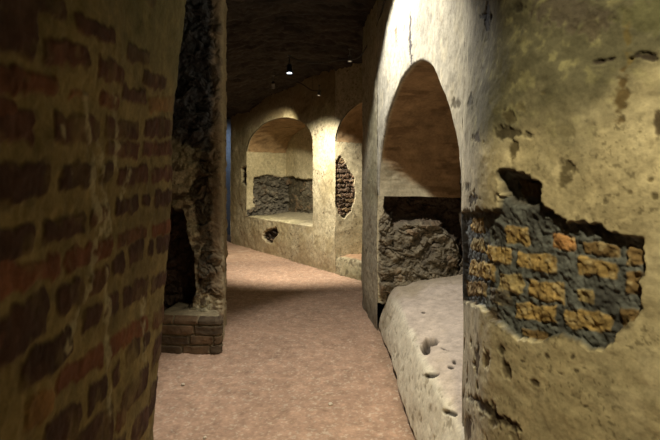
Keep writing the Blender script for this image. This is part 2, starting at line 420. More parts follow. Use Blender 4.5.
def facing(name_pl, name_rb, parent, O, e, L, z0, z1f, fn, nx, nz, toward, mat_rb=None):
    """upright face from O along e for L metres, z0..z1f(u). fn(P0,U)->h,C,mask ; h positive towards `toward`"""
    u = np.linspace(0, L, nx); top = z1f(u); v = np.linspace(0, 1, nz)
    Z = z0+(top[:, None]-z0)*v[None]
    P0 = np.zeros((nx, nz, 3)); P0[..., :2] = (np.array(O)+u[:, None]*np.array(e))[:, None]; P0[..., 2] = Z
    U = np.broadcast_to(u[:, None], Z.shape)
    h, C, m = fn(P0, U)
    fade = np.ones_like(U)
    P = wobble(P0)+np.array([*toward, 0.])*(h*fade)[..., None]
    if m is None: return Bag().grid(P, C).build(name_pl, M_PLASTER, parent), None
    fm = cellmask(m > .5)
    a = Bag().grid(P, C, ~fm).build(name_pl, M_PLASTER, parent)
    b = Bag().grid(P, C, fm).build(name_rb, mat_rb or M_RUBBLE, parent)
    return a, b

# --- near niche
JX1, JX2 = RW.at(np.array([uj1]))[0], RW.at(np.array([uj2]))[0]
n1 = np.array([1., .03]); n1 /= np.linalg.norm(n1); DEP = .92
def rw_edge(t): return RW.at(uj1+(t+1)/2*(uj2-uj1))
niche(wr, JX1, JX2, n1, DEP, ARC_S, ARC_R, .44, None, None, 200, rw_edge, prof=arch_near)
CAV = [(381, 198), (385, 191), (391, 195), (399, 193), (400, 184), (440, 183), (480, 183), (480, 300), (462, 300), (458, 240), (440, 226), (415, 224),
       (404, 226), (396, 228), (390, 218), (383, 210)]
HEAP = [(379, 226), (383, 205), (384, 191), (399, 184), (480, 183), (480, 310), (379, 310)]
def far_jamb(P0, U):
    px, py = proj(P0)
    C = plaster_col(P0, 21)
    h = .006*fbm(P0, 6, 22, 4)
    w = 3.2*fbm(P0, 9, 23, 4)
    d = poly_sdf(px, py, HEAP)+w; m = sst(1, -1, d)
    dc = poly_sdf(px, py, CAV)+w*1.2
    hr, e, i = rubble_relief(P0, 24, 5.5, .055)
    z = P0[..., 2]
    cav = sst(2, -6, dc)
    heap = .05*sst(1.25, .5, z)
    hh = hr+heap*(1-cav)-.26*cav+.05*fbm(P0, 3, 25, 3)
    Cr = rubble_col(P0, e, i, 26, (.19, .16, .105))
    Cr = mixc(Cr, (.10, .065, .045), cav*.8)  # cavity darkened in colour to paint the shadow inside it
    h = h*(1-m)+(hh-.02)*m
    ef = sst(0, .03, U)
    return h*ef, C*(1-m[..., None])+Cr*m[..., None], m
facing('far_jamb', 'rubble_infill', wr, JX2, n1, DEP+.2, .3, lambda u: np.full(u.shape, ARC_S+.01), far_jamb, 260, 300, (0, -1))
def back_plain(P0, U):
    hr, e, i = rubble_relief(P0, 44, 6, .05)
    z = P0[..., 2]; m = sst(1.62, 1.55, z+.05*fbm(P0, 6, 45, 3))
    C = mixc(plaster_col(P0, 46)*.8, rubble_col(P0, e, i, 47, (.17, .14, .10)), m)
    return hr*m, C, m
O = JX1+n1*(DEP-.01); dd = (JX2-JX1); LL = np.hypot(*dd); dd = dd/LL
facing('back_wall', 'back_rubble', wr, O, dd, LL, .3, lambda u: arch_near(np.clip(u/LL*2-1, -1, 1))+.02, back_plain, 160, 140, (-1, 0))
def jamb_plain(P0, U): return .006*fbm(P0, 6, 52, 4)*sst(0, .03, U), plaster_col(P0, 51), None
facing('near_jamb', None, wr, JX1, n1, DEP, .3, lambda u: np.full(u.shape, ARC_S+.01), jamb_plain, 60, 80, (0, 1))

# --- second arch niche
n2 = np.array([.853, .521]); n2 /= np.linalg.norm(n2)
B0 = np.array([.09, 8.4]); B1 = np.array([1.25, 6.75])
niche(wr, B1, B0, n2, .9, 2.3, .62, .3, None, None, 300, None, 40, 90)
P2 = [(335, 160), (340, 156), (347, 165), (355, 178), (356, 196), (351, 212), (344, 219), (338, 214), (335, 205), (330, 205), (330, 160)]
rb = random.Random(3)
R2 = courses(-.1, .8, 1.0, 2.2, .085, .025, .2, .3, [(.17, .11, .07), (.22, .15, .08), (.13, .09, .06)], rb)
def jamb2(P0, U):
    px, py = proj(P0); C = plaster_col(P0, 61); w = 1.6*fbm(P0, 9, 63, 4)
    m = sst(.6, -.6, poly_sdf(px, py, P2)+w)
    D, bc, _ = bricks_eval(U, P0[..., 2], R2, P0, 64, .03)
    bmk = sst(.005, -.005, D)
    Cr = mixc(np.broadcast_to(np.array([.10, .09, .07]), P0.shape), bc, bmk)*(1+.7*fbm(P0, 14, 65, 4))[..., None]
    h = .006*fbm(P0, 6, 62, 4)*(1-m)+m*(-.05+.03*bmk+.012*fbm(P0, 20, 66, 3))
    return h*sst(0, .02, U), C*(1-m[..., None])+Cr*m[..., None], m
facing('far_jamb', 'exposed_brickwork', wr, B0, n2, .9, .2, lambda u: np.full(u.shape, 2.31), jamb2, 160, 260, (0, -1), M_BRICK)
O = B1+n2*.89; dd = (B0-B1); LL2 = np.hypot(*dd); dd = dd/LL2
facing('back_wall', None, wr, O, dd, LL2, .2, lambda u: arch_z(np.clip(u/LL2*2-1, -1, 1), 2.3, .62)+.02,
       lambda P0, U: (.01*fbm(P0, 5, 71, 4), plaster_col(P0, 72)*.9, None), 80, 80, (-1, 0))
facing('near_jamb', None, wr, B1, n2, .9, .2, lambda u: np.full(u.shape, 2.31), jamb_plain, 30, 40, (0, 1))

# =================================================================== FAR WALL
AA = np.array([-2.66, 12.86]); BB = np.array([.09, 8.4])
ef = (BB-AA); LF = np.hypot(*ef); ef = ef/LF; nf = np.array([-ef[1], ef[0]])   # into the wall
if nf[1] < 0: nf = -nf
def uy(px_):      # along-wall coordinate seen at image column px_
    k = (px_-CX)/F; # AA+ef*u : X = kY
    return (k*AA[1]-AA[0])/(ef[0]-k*ef[1])
uL, uR = uy(246.5), uy(312.5); FS, FR, FZ = 2.36, .64, .76
far = Bag(); farr = Bag()
DEB = [(263, 233), (268, 229), (275, 228), (278, 233), (274, 238), (272, 243), (266, 243), (262, 238)]
EDG = [(241, 168), (247, 165), (252, 170), (253, 183), (247, 187), (241, 182)]
def far_finish(P0, U):
    px, py = proj(P0)
    C = plaster_col(P0, 81, dirt=1.3); C = mixc(C, (.30, .24, .12), sst(-.1, .5, fbm(P0, 2.2, 89, 4))*.55)
    C = mixc(C, (.26, .19, .10), sst(2.85, 3.1, P0[..., 2]+.1*fbm(P0, 3, 80, 3))*.7)
    h = .012*fbm(P0, 4, 82, 4)+.004*fbm(P0, 14, 83, 3)
    w = 1.3*fbm(P0, 7, 84, 4)
    low = sst(.5, .1, P0[..., 2]+.2*fbm(P0, 4, 85, 3)); C = mixc(C, (.3, .22, .13), low*.45)
    m1 = sst(.5, -.7, poly_sdf(px, py, DEB)+w); m2 = sst(.5, -.7, poly_sdf(px, py, EDG)+w)
    m = np.maximum(m1, m2)
    hr, e, i = rubble_relief(P0, 86, 9, .05)
    Cr = rubble_col(P0, e, i, 87, (.07, .055, .04))*.7
    return h*(1-m)+(hr-.09)*m, C*(1-m[..., None])+Cr*m[..., None], m
def farpanel(u, Z):
    P0 = np.zeros(Z.shape+(3,)); P0[..., :2] = (AA+u[:, None]*ef)[:, None]; P0[..., 2] = Z
    U = np.broadcast_to(u[:, None], Z.shape); h, C, m = far_finish(P0, U)
    return P0, U, h, C, m
def add_far(u, Z, fade):
    P0, U, h, C, m = farpanel(u, Z)
    P = wobble(P0)-np.array([nf[0], nf[1], 0])*(h*fade(U, Z))[..., None]
    fm = cellmask(m > .5); far.grid(P, C, ~fm)
    if fm.any(): farr.grid(P, C, fm)
full = np.linspace(-.02, TOP, 300)
u = np.linspace(0, uL, 60); add_far(u, np.broadcast_to(full, (60, 300)), lambda U, Z: sst(0, .03, uL-U))
u = np.linspace(uR, LF, 80); add_far(u, np.broadcast_to(full, (80, 300)), lambda U, Z: sst(0, .03, U-uR))
thf = np.linspace(math.pi, 0, 220); tf = np.cos(thf); u = uL+(tf+1)/2*(uR-uL)
zl = arch_z(tf, FS, FR); add_far(u, zl[:, None]+(TOP-zl[:, None])*np.linspace(0, 1, 90)[None], lambda U, Z: sst(0, .03, Z-zl[:, None]))
u = np.linspace(uL, uR, 220); add_far(u, np.broadcast_to(np.linspace(-.02, FZ, 90), (220, 90)), lambda U, Z: sst(0, .05, FZ-Z))
# return face at the left end
Z = np.broadcast_to(np.linspace(-.02, TOP, 60), (20, 60)); P0 = np.zeros((20, 60, 3)); P0[..., :2] = (AA+np.linspace(0, 1.2, 20)[:, None]*nf)[:, None]; P0[..., 2] = Z
far.grid(wobble(P0), plaster_col(P0, 88))
wf = tag(far.build('wall_far', M_PLASTER), kind='structure')
farr.build('rubble_scar', M_RUBBLE, wf)
L1, L2 = AA+ef*uL, AA+ef*uR; FD = 1.1
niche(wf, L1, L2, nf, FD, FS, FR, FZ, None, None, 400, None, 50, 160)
HOLE = [(255, 178), (266, 175), (292, 177), (320, 181), (320, 232), (295, 226), (273, 219), (255, 221), (246, 219), (247, 210), (254, 206), (253, 190)]
def hole_fn(smooth):
    def fn(P0, U):
        px, py = proj(P0); C = plaster_col(P0, 91, dirt=.7); w = 1.5*fbm(P0, 7, 92, 4)
        m = sst(.7, -.9, poly_sdf(px, py, HOLE)+w)
        hr, e, i = rubble_relief(P0, 93, 5.5, .11 if not smooth else .03)
        Cr = rubble_col(P0, e, i, 94, (.15, .135, .105) if not smooth else (.085, .072, .045))  # back wall's rubble painted darker, its shade put into the colour
        return .008*fbm(P0, 5, 95, 3)*(1-m)+(hr-.10)*m, C*(1-m[..., None])+Cr*m[..., None], m
    return fn
facing('far_jamb', 'rubble_infill', wf, L1, nf, FD+.25, FZ-.15, lambda u: np.full(u.shape, FS+.01), hole_fn(False), 240, 260, tuple(ef))
facing('back_wall', 'back_rubble', wf, L1+nf*(FD-.01)-ef*.25, ef, uR-uL+.25, FZ-.15, lambda u: arch_z(np.clip((u-.25)/(uR-uL)*2-1, -1, 1), FS, FR)+.02, hole_fn(True), 220, 260, tuple(-nf))
facing('near_jamb', None, wf, L2, nf, FD, FZ-.15, lambda u: np.full(u.shape, FS+.01), lambda P0, U: (0*U, plaster_col(P0, 97), None), 40, 40, tuple(-ef))

# =================================================================== LEDGES in the niches
def profile_ledge(name, label, front, back, prof, seed, colfn, relfn, nu, zb=0, us=None):
    """front/back: Curves over the same parameter. prof: list of (t, z) from foot to back, t = distance behind the front line (m)"""
    if us is None: us = np.linspace(0, 1, nu)
    pr = smooth_curve(prof, 26); s = np.concatenate([[0], np.cumsum(np.hypot(*np.diff(pr, axis=0).T))])
    tv = np.linspace(0, s[-1], relfn[1]); T = np.interp(tv, s, pr[:, 0]); Zp = np.interp(tv, s, pr[:, 1])
    fp = front.at(us*front.len); bp = back.at(us*back.len); wd = np.hypot(*(bp-fp).T)
    dr = (bp-fp)/wd[:, None]
    P0 = np.zeros((len(us), len(tv), 3))
    TT = T[None]*wd[:, None]/T.max()
    TT = np.where(T[None] < .25, T[None], .25+(T[None]-.25)*(wd[:, None]-.25)/(T.max()-.25))
    P0[..., :2] = fp[:, None]+TT[..., None]*dr[:, None]; P0[..., 2] = Zp[None]
    N = normals(P0)
    if N[len(us)//2, -5, 2] < 0: N = -N
    h, C = relfn[0](P0, TT); 
    P = wobble(P0, .02, 2.6)+N*h[..., None]
    b = Bag().grid(P, C)
    for k in (0, -1):      # end caps closing the block
        bot = P[k].copy(); bot[:, 2] = -.02
        cap = np.stack([P[k], bot], 1); b.grid(cap, np.stack([C[k], C[k]], 1))
    bk = P[:, -1].copy(); lo = bk.copy(); lo[:, 2] = -.02
    b.grid(np.stack([bk, lo], 1), np.stack([C[:, -1], C[:, -1]], 1))
    o = b.build(name, colfn); return tag(o, label, 'ledge')
LEDM = [(430, 341, 9, 5, -.25, .07), (426, 347, 6, 6, .6, .06), (431, 374, 9, 2.2, -.2, .015), (452, 368, 4, 2, .3, .012), (446, 349, 6, 1, .5, .012),
        (456, 363, 2.2, 2.2, 0, .012), (424, 313, 2.5, 1, 0, .008), (448, 410, 8, 3, .2, .012)]
def led1(P0, T):
    px, py = proj(P0)
    h = .010*fbm(P0, 4, 120, 4)+.0025*fbm(P0, 22, 121, 3)
    C = np.broadcast_to(np.array([.50, .43, .36]), P0.shape)*(1+.10*fbm(P0, 5, 122, 4)+.10*fbm(P0, 24, 123, 3))[..., None]
    front = sst(.15, .09, T+.02*fbm(P0, 7, 127, 3)); C = mixc(C, (.70, .66, .52), front*.9)  # front face painted paler, the light it catches put into its colour
    sp = sst(.42, .6, fbm(P0, 26, 124, 3)); C = mixc(C, (.24, .2, .13), sp*.6*(.3+.7*front)); h -= .003*sp
    C = mixc(C, (.30, .25, .16), sst(4.4, 5.0, P0[..., 1]+.3*fbm(P0, 5, 125, 3))*.7)
    w = .3*fbm(P0, 18, 126, 3)
    for cx, cy, rx, ry, rot, dep in LEDM:
        t = sst(1.1, .75, ell(px, py, cx, cy, rx, ry, rot)+w); C = mixc(C, (.03, .025, .02), t*.93); h -= dep*t
    ck = sst(.05, .0, P0[..., 2]+.02*fbm(P0, 8, 128, 3)-.012); C = mixc(C, (.05, .04, .03), ck)
    h -= .02*ck
    h += .075*sst(4.1, 4.95, P0[..., 1])*sst(.08, .2, T)
    return h, C
fr = Curve([(.50, 1.62), (.50, 2.2), (.497, 3.0), (.52, 4.2), (.515, 5.05)]); bk = Curve([(1.5, 1.62), (1.5, 5.08)], False)
profile_ledge('masonry_ledge', 'pale worn masonry ledge with dark holes filling the foot of the nearest arched niche', fr, bk,
              [(0, -.02), (.004, .06), (.03, .19), (.065, .31), (.09, .385), (.11, .415), (.135, .43), (.18, .44), (.25, .45), (.5, .49), (.9, .54)], 1, M_PLASTER, (led1, 210), 0,
              us=np.linspace(0, 1, 420))
def led2(P0, T):
    h = .015*fbm(P0, 5, 130, 4)+.006*fbm(P0, 22, 131, 3)
    C = plaster_col(P0, 132); top = sst(.05, .15, T); C = mixc(C*.7, (.36, .22, .13), top*.9)
    C = mixc(C, (.1, .08, .05), sst(.25, .5, fbm(P0, 12, 133, 3))*(1-top)*.7)
    return h, C
profile_ledge('masonry_ledge', 'low reddish-topped masonry ledge in the second arched niche behind the pier',
              Curve([(1.25, 6.77), (.09, 8.39)], False), Curve([(2.04, 7.25), (.88, 8.87)], False),
              [(0, -.02), (.0, .1), (.01, .2), (.03, .27), (.08, .30), (.3, .31), (.9, .33)], 2, M_PLASTER, (led2, 90), 0, us=np.linspace(0, 1, 160))
def led3(P0, T):
    h = .02*fbm(P0, 4, 140, 4)+.008*fbm(P0, 15, 141, 3)
    return h, mixc(plaster_col(P0, 142, dirt=.8), (.16, .14, .095), sst(.1, .5, T+.15*fbm(P0, 3, 143, 3))*.8)
o = profile_ledge('masonry_sill', 'sloping pale sill at the foot of the far arched niche, below grey rubble',
                  Curve([tuple(L1+nf*.02), tuple(L2+nf*.02)], False), Curve([tuple(L1+nf*(FD+.05)), tuple(L2+nf*(FD+.05))], False),
                  [(0, .64), (.0, .67), (.01, .72), (.05, .765), (.25, .78), (.6, .82), (1.1, .87)], 3, M_PLASTER, (led3, 90), 0, us=np.linspace(0.005, .995, 160))
o['category'] = 'sill'

# =================================================================== LEFT NEAR WALL (brick)
LW = Curve([(-.38, -.5), (-.43, .1), (-.47, .5), (-.5, .8), (-.54, 1.2), (-.582, 1.62), (-.60, 1.74), (-.64, 1.83), (-.72, 1.90), (-.95, 1.96), (-1.4, 2.0), (-2.2, 2.05)])
def yl(u): return LW.at(np.array([u]))[0, 1]
xs_ = LW.u_of_y(1.83)
us = np.concatenate([dens(0, LW.u_of_y(.6), lambda u: .012), dens(LW.u_of_y(.6), xs_, lambda u: .0032)[1:], dens(xs_, LW.len, lambda u: .006 if u < xs_+.15 else .03)[1:]])
zs = np.concatenate([np.arange(-.02, .3, .02), np.arange(.3, 2.5, .0042), np.arange(2.5, TOP, .02)])
P0, U = upgrid(LW, us, zs); P0[..., 0] += (P0[..., 2]-1.25)*.07
px, py = proj(P0); Z = P0[..., 2]
DK = (.072, .036, .026); DR = (.105, .047, .032); RD = (.18, .072, .038); OR = (.25, .14, .055); MD = (.13, .065, .035)
# measured bricks: left end x, top, bottom ; right end x, top, bottom ; colour (columns and rows of the photograph)
LB = [(20, -8, 14, 63, 2, 26, DK), (-20, 5, 45, 36, 22, 64, DK), (43, 42, 66, 82, 55, 78, DR), (70, 16, 38, 112, 33, 52, DR),
      (-30, 60, 90, 60, 80, 102, RD), (66, 92, 103, 86, 95, 106, RD), (-20, 106, 148, 38, 113, 148, DR), (53, 117, 146, 97, 121, 147, DR),
      (92, 60, 84, 122, 68, 86, DR), (126, 42, 62, 150, 52, 68, DR), (95, 92, 110, 117, 97, 113, RD), (120, 84, 102, 148, 90, 106, DR),
      (103, 118, 140, 140, 122, 140, DR), (144, 70, 86, 168, 77, 92, DR), (146, 118, 138, 178, 121, 138, DR), (150, 96, 112, 176, 100, 114, OR),
      (-20, 166, 212, 52, 165, 194, DK), (62, 165, 190, 94, 165, 187, DK), (98, 165, 186, 112, 164, 184, DK), (103, 142, 158, 140, 142, 158, DR), (144, 142, 156, 176, 142, 156, DR),
      (118, 168, 188, 148, 166, 184, DR), (152, 168, 184, 178, 166, 180, DR),
      (-20, 232, 285, 35, 222, 252, DK), (44, 222, 248, 85, 211, 236, DK), (90, 209, 228, 110, 203, 222, MD), (116, 200, 222, 140, 196, 214, DK), (143, 198, 212, 150, 196, 209, DK), (153, 192, 208, 177, 188, 203, DK),
      (4, 272, 302, 64, 254, 276, RD), (66, 252, 274, 112, 238, 258, RD), (116, 236, 252, 146, 228, 242, MD), (150, 226, 240, 174, 218, 232, RD),
      (-16, 330, 380, 48, 292, 330, DK), (57, 290, 318, 84, 276, 304, DK), (88, 276, 298, 108, 266, 286, MD), (111, 262, 282, 124, 254, 274, DK), (128, 250, 270, 143, 242, 262, DK), (146, 243, 258, 152, 241, 256, DK), (154, 239, 256, 168, 233, 248, DK),
      (14, 362, 400, 70, 326, 356, DK), (82, 312, 338, 101, 302, 324, DK), (104, 300, 322, 117, 292, 314, DK), (121, 292, 312, 147, 276, 296, DK), (150, 278, 294, 168, 268, 284, DK),
      (20, 402, 434, 50, 384, 410, OR), (52, 374, 396, 102, 346, 366, RD), (106, 342, 358, 146, 314, 332, RD), (150, 314, 332, 165, 304, 320, MD),
      (38, 428, 465, 76, 400, 430, DK), (84, 390, 414, 104, 372, 394, DK), (109, 368, 388, 118, 356, 378, DK), (121, 350, 368, 136, 336, 356, DK), (139, 338, 354, 147, 332, 346, DK), (149, 342, 372, 166, 328, 356, DK),
      (70, 432, 470, 106, 405, 440, DK), (116, 392, 418, 143, 364, 388, DK), (147, 392, 422, 163, 376, 404, DK), (110, 412, 432, 122, 402, 422, MD), (126, 426, 452, 146, 406, 430, DK), (149, 428, 456, 162, 414, 440, DK), (90, 452, 480, 120, 436, 460, DK)]
far_ok = (U < xs_) & (P0[..., 1] > .45)
pxf, pyf, Uf, Zf = px[far_ok], py[far_ok], U[far_ok], Z[far_ok]
def luz(x, y):
    k = np.argmin((pxf-x)**2+(pyf-y)**2); return Uf[k], Zf[k], (pxf[k]-x)**2+(pyf[k]-y)**2
rects = []
for x0, t0, b0, x1, t1, b1, c in LB:
    a, b, e_, g = luz(x0, b0), luz(x0, t0), luz(x1, b1), luz(x1, t1)
    rects.append((a[0], a[1], b[1], e_[0], e_[1], g[1], c))
rr = random.Random(8)
extra = courses(0, LW.len, 0, TOP, .082, .026, .12, .26, [DK, DK, DR, MD, RD], rr)
um, zm = LW.u_of_y(.66), None
for r in extra:
    uc, zc = (r[0]+r[3])/2, (r[1]+r[2])/2
    x_, y_ = LW.at(np.array([uc]))[0]; x_ += (zc-1.25)*.07
    if y_ > .2:
        ppx, ppy = CX+F*x_/y_, HY-F*(zc-EYE)/y_
        if -15 < ppx and -8 < ppy < 470 and uc < xs_+.02: continue
    rects.append(r)
D, bc, K = bricks_eval(U, Z, rects, P0, 150, .011, .016)
bmk = sst(.006, -.006, D)
smear = sst(.25, .6, fbm(P0, (6, 6, 3), 160, 4))
bmk2 = bmk*(1-.5*smear)*(1-.3*sst(.1, .5, fbm(P0, 18, 164, 4)))
mort = np.broadcast_to(np.array([.26, .205, .09]), P0.shape)*(1+.25*fbm(P0, 9, 151, 4)+.2*fbm(P0, 40, 152, 3))[..., None]
mort = mixc(mort, (.13, .10, .045), sst(.1, .6, fbm(P0, 5, 153, 3))*.5)
kk = _hash(K, K*0, K*0, 5)
bcol = bc*(.85+.35*kk)[..., None]*(1+.35*fbm(P0, 22, 154, 4))[..., None]
C = mixc(mort, bcol, bmk2)
# lime runs trickling down the face
run = np.zeros(px.shape)
for (x0, y0, x1, y1, wd) in [(82, 100, 98, 222, 2.6), (96, 140, 110, 240, 2.2), (60, 130, 72, 175, 1.6), (100, 232, 88, 292, 3.2), (88, 292, 62, 352, 2.6), (106, 270, 106, 420, 1.5), (112, 95, 116, 170, 1.6), (130, 170, 122, 200, 2), (143, 300, 140, 360, 1.2)]:
    t = np.clip(((px-x0)*(x1-x0)+(py-y0)*(y1-y0))/((x1-x0)**2+(y1-y0)**2), 0, 1)
    dd_ = np.hypot(px-x0-t*(x1-x0), py-y0-t*(y1-y0))+3.0*fbm(P0, 20, 155, 3)
    run = np.maximum(run, sst(wd+1.6, wd-1.2, dd_)*sst(-.6, .2, fbm(P0, 50, 157, 3)))
C = mixc(C, (.46, .42, .27), run*.8)
endp = sst(xs_-.20, xs_-.02, U+.05*fbm(P0, 8, 158, 3))*sst(1.5, 1.9, Z)      # smeared mortar at the upper end of the wall
C = mixc(C, (.21, .18, .10), endp*.75)
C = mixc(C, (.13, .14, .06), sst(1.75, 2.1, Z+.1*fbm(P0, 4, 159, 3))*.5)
h = .003*bmk*(1-.6*smear)+.006*fbm(P0, 6, 161, 4)+.0025*fbm(P0, 45, 162, 3)+.0015*run-.0015*sst(.006, .001, np.abs(D))
rag = .03*fbm(P0, (1, 1, 9), 163, 3)*sst(xs_-.12, xs_, U)                 # ragged silhouette
N = normals(P0); N *= np.sign(N[len(us)//3, 200, 0])
P = wobble(P0)+N*(h+rag*.5)[..., None]
tag(Bag().grid(P, C).build('wall_left', M_BRICK), kind='structure')

# side wall behind the gap and the long left wall beyond
def plainwall(bag, pts, seed, colm=1.0, n=120, nz=160, amp=.03, rub=True):
    c = Curve(pts, False); us = np.linspace(0, c.len, n); P0, U = upgrid(c, us, np.linspace(-.02, TOP, nz))
    hr, e, i = rubble_relief(P0, seed, 5, amp); C = rubble_col(P0, e, i, seed+2, (.19, .16, .10))*colm
    N = normals(P0)
    bag.grid(wobble(P0)+N*(hr)[..., None], C)
bb = Bag(); plainwall(bb, [(-2.15, 2.0), (-2.15, 5.2)], 500); plainwall(bb, [(-2.15, 5.2), (-4.2, 12.5), (-4.4, 15.2)], 510)
tag(bb.build('wall_side', M_RUBBLE), kind='structure')
bb = Bag(); c = Curve([(-5.0, 15.0), (1.5, 15.2)], False); P0, U = upgrid(c, np.linspace(0, c.len, 80), np.linspace(-.02, TOP+1.0, 80))
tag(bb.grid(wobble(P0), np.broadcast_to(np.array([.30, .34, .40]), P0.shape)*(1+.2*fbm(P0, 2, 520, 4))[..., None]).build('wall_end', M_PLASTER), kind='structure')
bb = Bag(); c = Curve([(-.9, -.9), (2.2, -.9)], False); P0, U = upgrid(c, np.linspace(0, c.len, 30), np.linspace(-.02, TOP, 30))
tag(bb.grid(wobble(P0), plaster_col(P0, 530)*.8).build('wall_rear', M_PLASTER), kind='structure')

# =================================================================== LEFT PIER (thing with parts)
pier = empty('rubble_pier', (-1.5, 4.9, 0), 'tall dark rubble pier with crumbling plaster edge beyond the near brick wall on the left', 'pier')
def inv(P): return P-np.array([-1.5, 4.9, 0])
CAVP = [(150, 190), (166, 200), (174, 212), (182, 209), (187, 228), (191, 250), (195, 285), (192, 304), (176, 318), (150, 330)]
PLP = [(150, 130), (200, 150), (197, 168), (190, 185), (196, 205), (200, 230), (198, 262), (200, 290), (218, 300), (222, 312), (190, 312), (195, 290), (188, 250), (182, 210), (150, 205)]
def pier_side(P0, U, which):
    px, py = proj(P0)
    hr, e, i = rubble_relief(P0, 601, 7.5, .05)
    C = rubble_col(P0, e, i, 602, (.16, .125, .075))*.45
    z = P0[..., 2]
    w = 3*fbm(P0, 9, 603, 4)
    if which == 'front':
        pl = sst(1.5, -1.5, poly_sdf(px, py, PLP)+w*1.4)
        pcx = plaster_col(P0, 604)
        pcx = mixc(pcx*.9, (.12, .09, .055), sst(.1, .4, fbm(P0, 11, 608, 4)))
        C = mixc(C, pcx, pl*.85); hr = hr*(1-.6*pl)+.012*pl
        cv = sst(2, -4, poly_sdf(px, py, CAVP)+w); hr = hr-.30*cv
        C = mixc(C, (.07, .045, .03), cv*.8)
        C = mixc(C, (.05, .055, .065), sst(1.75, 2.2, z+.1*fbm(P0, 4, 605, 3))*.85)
        strip = sst(-1.16, -1.10, P0[..., 0]+.02*fbm(P0, (3, 3, 7), 606, 3))*(.55+.45*sst(-.2, .3, fbm(P0, 6, 607, 3)))
        C = mixc(C, (.26, .19, .11), strip*.7); hr = hr*(1-.8*strip)
    else:
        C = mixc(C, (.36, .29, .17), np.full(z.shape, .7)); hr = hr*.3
    return hr, C
bag = Bag(); edge_bag = Bag()
x0, x1, y0, y1, r = -2.1, -1.045, 4.58, 5.35, .04
loop = [(x0, y0), (x1-r, y0)]+[(x1-r+r*math.sin(a), y0+r-r*math.cos(a)) for a in np.linspace(.2, 1.4, 6)]+[(x1, y0+r), (x1-.12, y1)]
c = Curve(loop, False)
us = np.concatenate([np.linspace(0, c.len*.2, 30, endpoint=False), np.linspace(c.len*.2, x1-x0+.08, 260, endpoint=False), np.linspace(x1-x0+.08, c.len, 60)])
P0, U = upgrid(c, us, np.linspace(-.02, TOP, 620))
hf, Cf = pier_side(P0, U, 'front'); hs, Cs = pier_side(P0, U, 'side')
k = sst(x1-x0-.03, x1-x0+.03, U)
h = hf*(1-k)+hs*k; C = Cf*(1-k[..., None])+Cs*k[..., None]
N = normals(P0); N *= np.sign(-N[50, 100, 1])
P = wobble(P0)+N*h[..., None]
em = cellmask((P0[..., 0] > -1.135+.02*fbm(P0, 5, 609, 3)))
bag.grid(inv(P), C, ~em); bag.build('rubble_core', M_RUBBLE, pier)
edge_bag.grid(inv(P), C, em); tag(edge_bag.build('plaster_edge', M_PLASTER, pier), 'lighter plaster skin along the corner')
# brick base
loop = [(-1.62, 5.0), (-1.62, 4.46), (-1.60, 4.43), (-1.06, 4.40), (-1.015, 4.415), (-1.0, 4.45), (-1.19, 5.3)]
c = Curve(loop, False); us = np.linspace(0, c.len, 420); zs = np.linspace(-.02, .345, 130)
P0, U = upgrid(c, us, zs)
rr = random.Random(5)
Rb = courses(0, c.len, 0.0, .34, .087, .016, .22, .42, [(.12, .08, .045), (.14, .09, .05), (.09, .065, .04)], rr)
D, bc, K = bricks_eval(U, P0[..., 2], Rb, P0, 620, .006, .01); bmk = sst(.004, -.004, D)
C = mixc(np.broadcast_to(np.array([.20, .165, .10]), P0.shape), bc, bmk)*(1+.3*fbm(P0, 15, 621, 4))[..., None]
N = normals(P0); N *= np.sign(-N[200, 50, 1])
h = -.018*(1-bmk)+.012*fbm(P0, 9, 622, 4)
top = sst(.345, .30, P0[..., 2])
P = wobble(P0)+N*(h-.03*(1-top))[..., None]
bg = Bag().grid(inv(P), C)
inner = P[:, -1].copy(); cen = np.array([-1.3, 4.85, .36]); rows = [inner+(cen-inner)*t for t in np.linspace(0, 1, 14)]
G = np.stack(rows, 1); G[..., 2] = .345+.015*fbm(G, 9, 623, 3)+.02*np.linspace(0, 1, 14)[None]
G[:, 0] = inner
bg.grid(inv(G), np.broadcast_to(np.array([.24, .20, .12]), G.shape)*(1+.3*fbm(G, 12, 624, 3))[..., None])
tag(bg.build('brick_base', M_BRICK, pier), 'four courses of dull brick at the foot')

# =================================================================== FLOOR, CEILING
ys = dens(-.9, 15.3, lambda y: .05 if y < 2.6 else .006*max(1, (y/3.2))**1.6)
xs = np.concatenate([np.linspace(-5.2, -1.9, 40), np.linspace(-1.9, .65, 420)[1:], np.linspace(.65, 2.2, 12)[1:]])
G = np.zeros((len(xs), len(ys), 3)); G[..., 0] = xs[:, None]; G[..., 1] = ys[None]
f1, f2, ii = worley(G, (17, 13, 1), 700)
dim = np.clip(1-f1*1.5, 0, 1)*sst(.35, .7, ii+.25*fbm(G, 3, 705, 2))
h = .012*fbm(G, 1.6, 701, 3)+.004*fbm(G, 9, 702, 3)-.006*dim+.0016*fbm(G, 50, 703, 2)
C = np.broadcast_to(np.array([.43, .285, .20]), G.shape)*(1+.10*fbm(G, 2, 704, 4)+.12*fbm(G, 12, 706, 3)+.12*fbm(G, 45, 707, 2))[..., None]
C = mixc(C, (.28, .185, .12), dim*.55)
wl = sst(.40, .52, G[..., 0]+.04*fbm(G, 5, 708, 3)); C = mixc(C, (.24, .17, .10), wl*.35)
spk = sst(.52, .66, fbm(G, 60, 709, 2)); C = mixc(C, (.62, .52, .4), spk*.5)
G2 = G.copy(); G2[..., 2] += h
tag(Bag().grid(G2, C).build('floor', M_FLOOR), kind='structure')

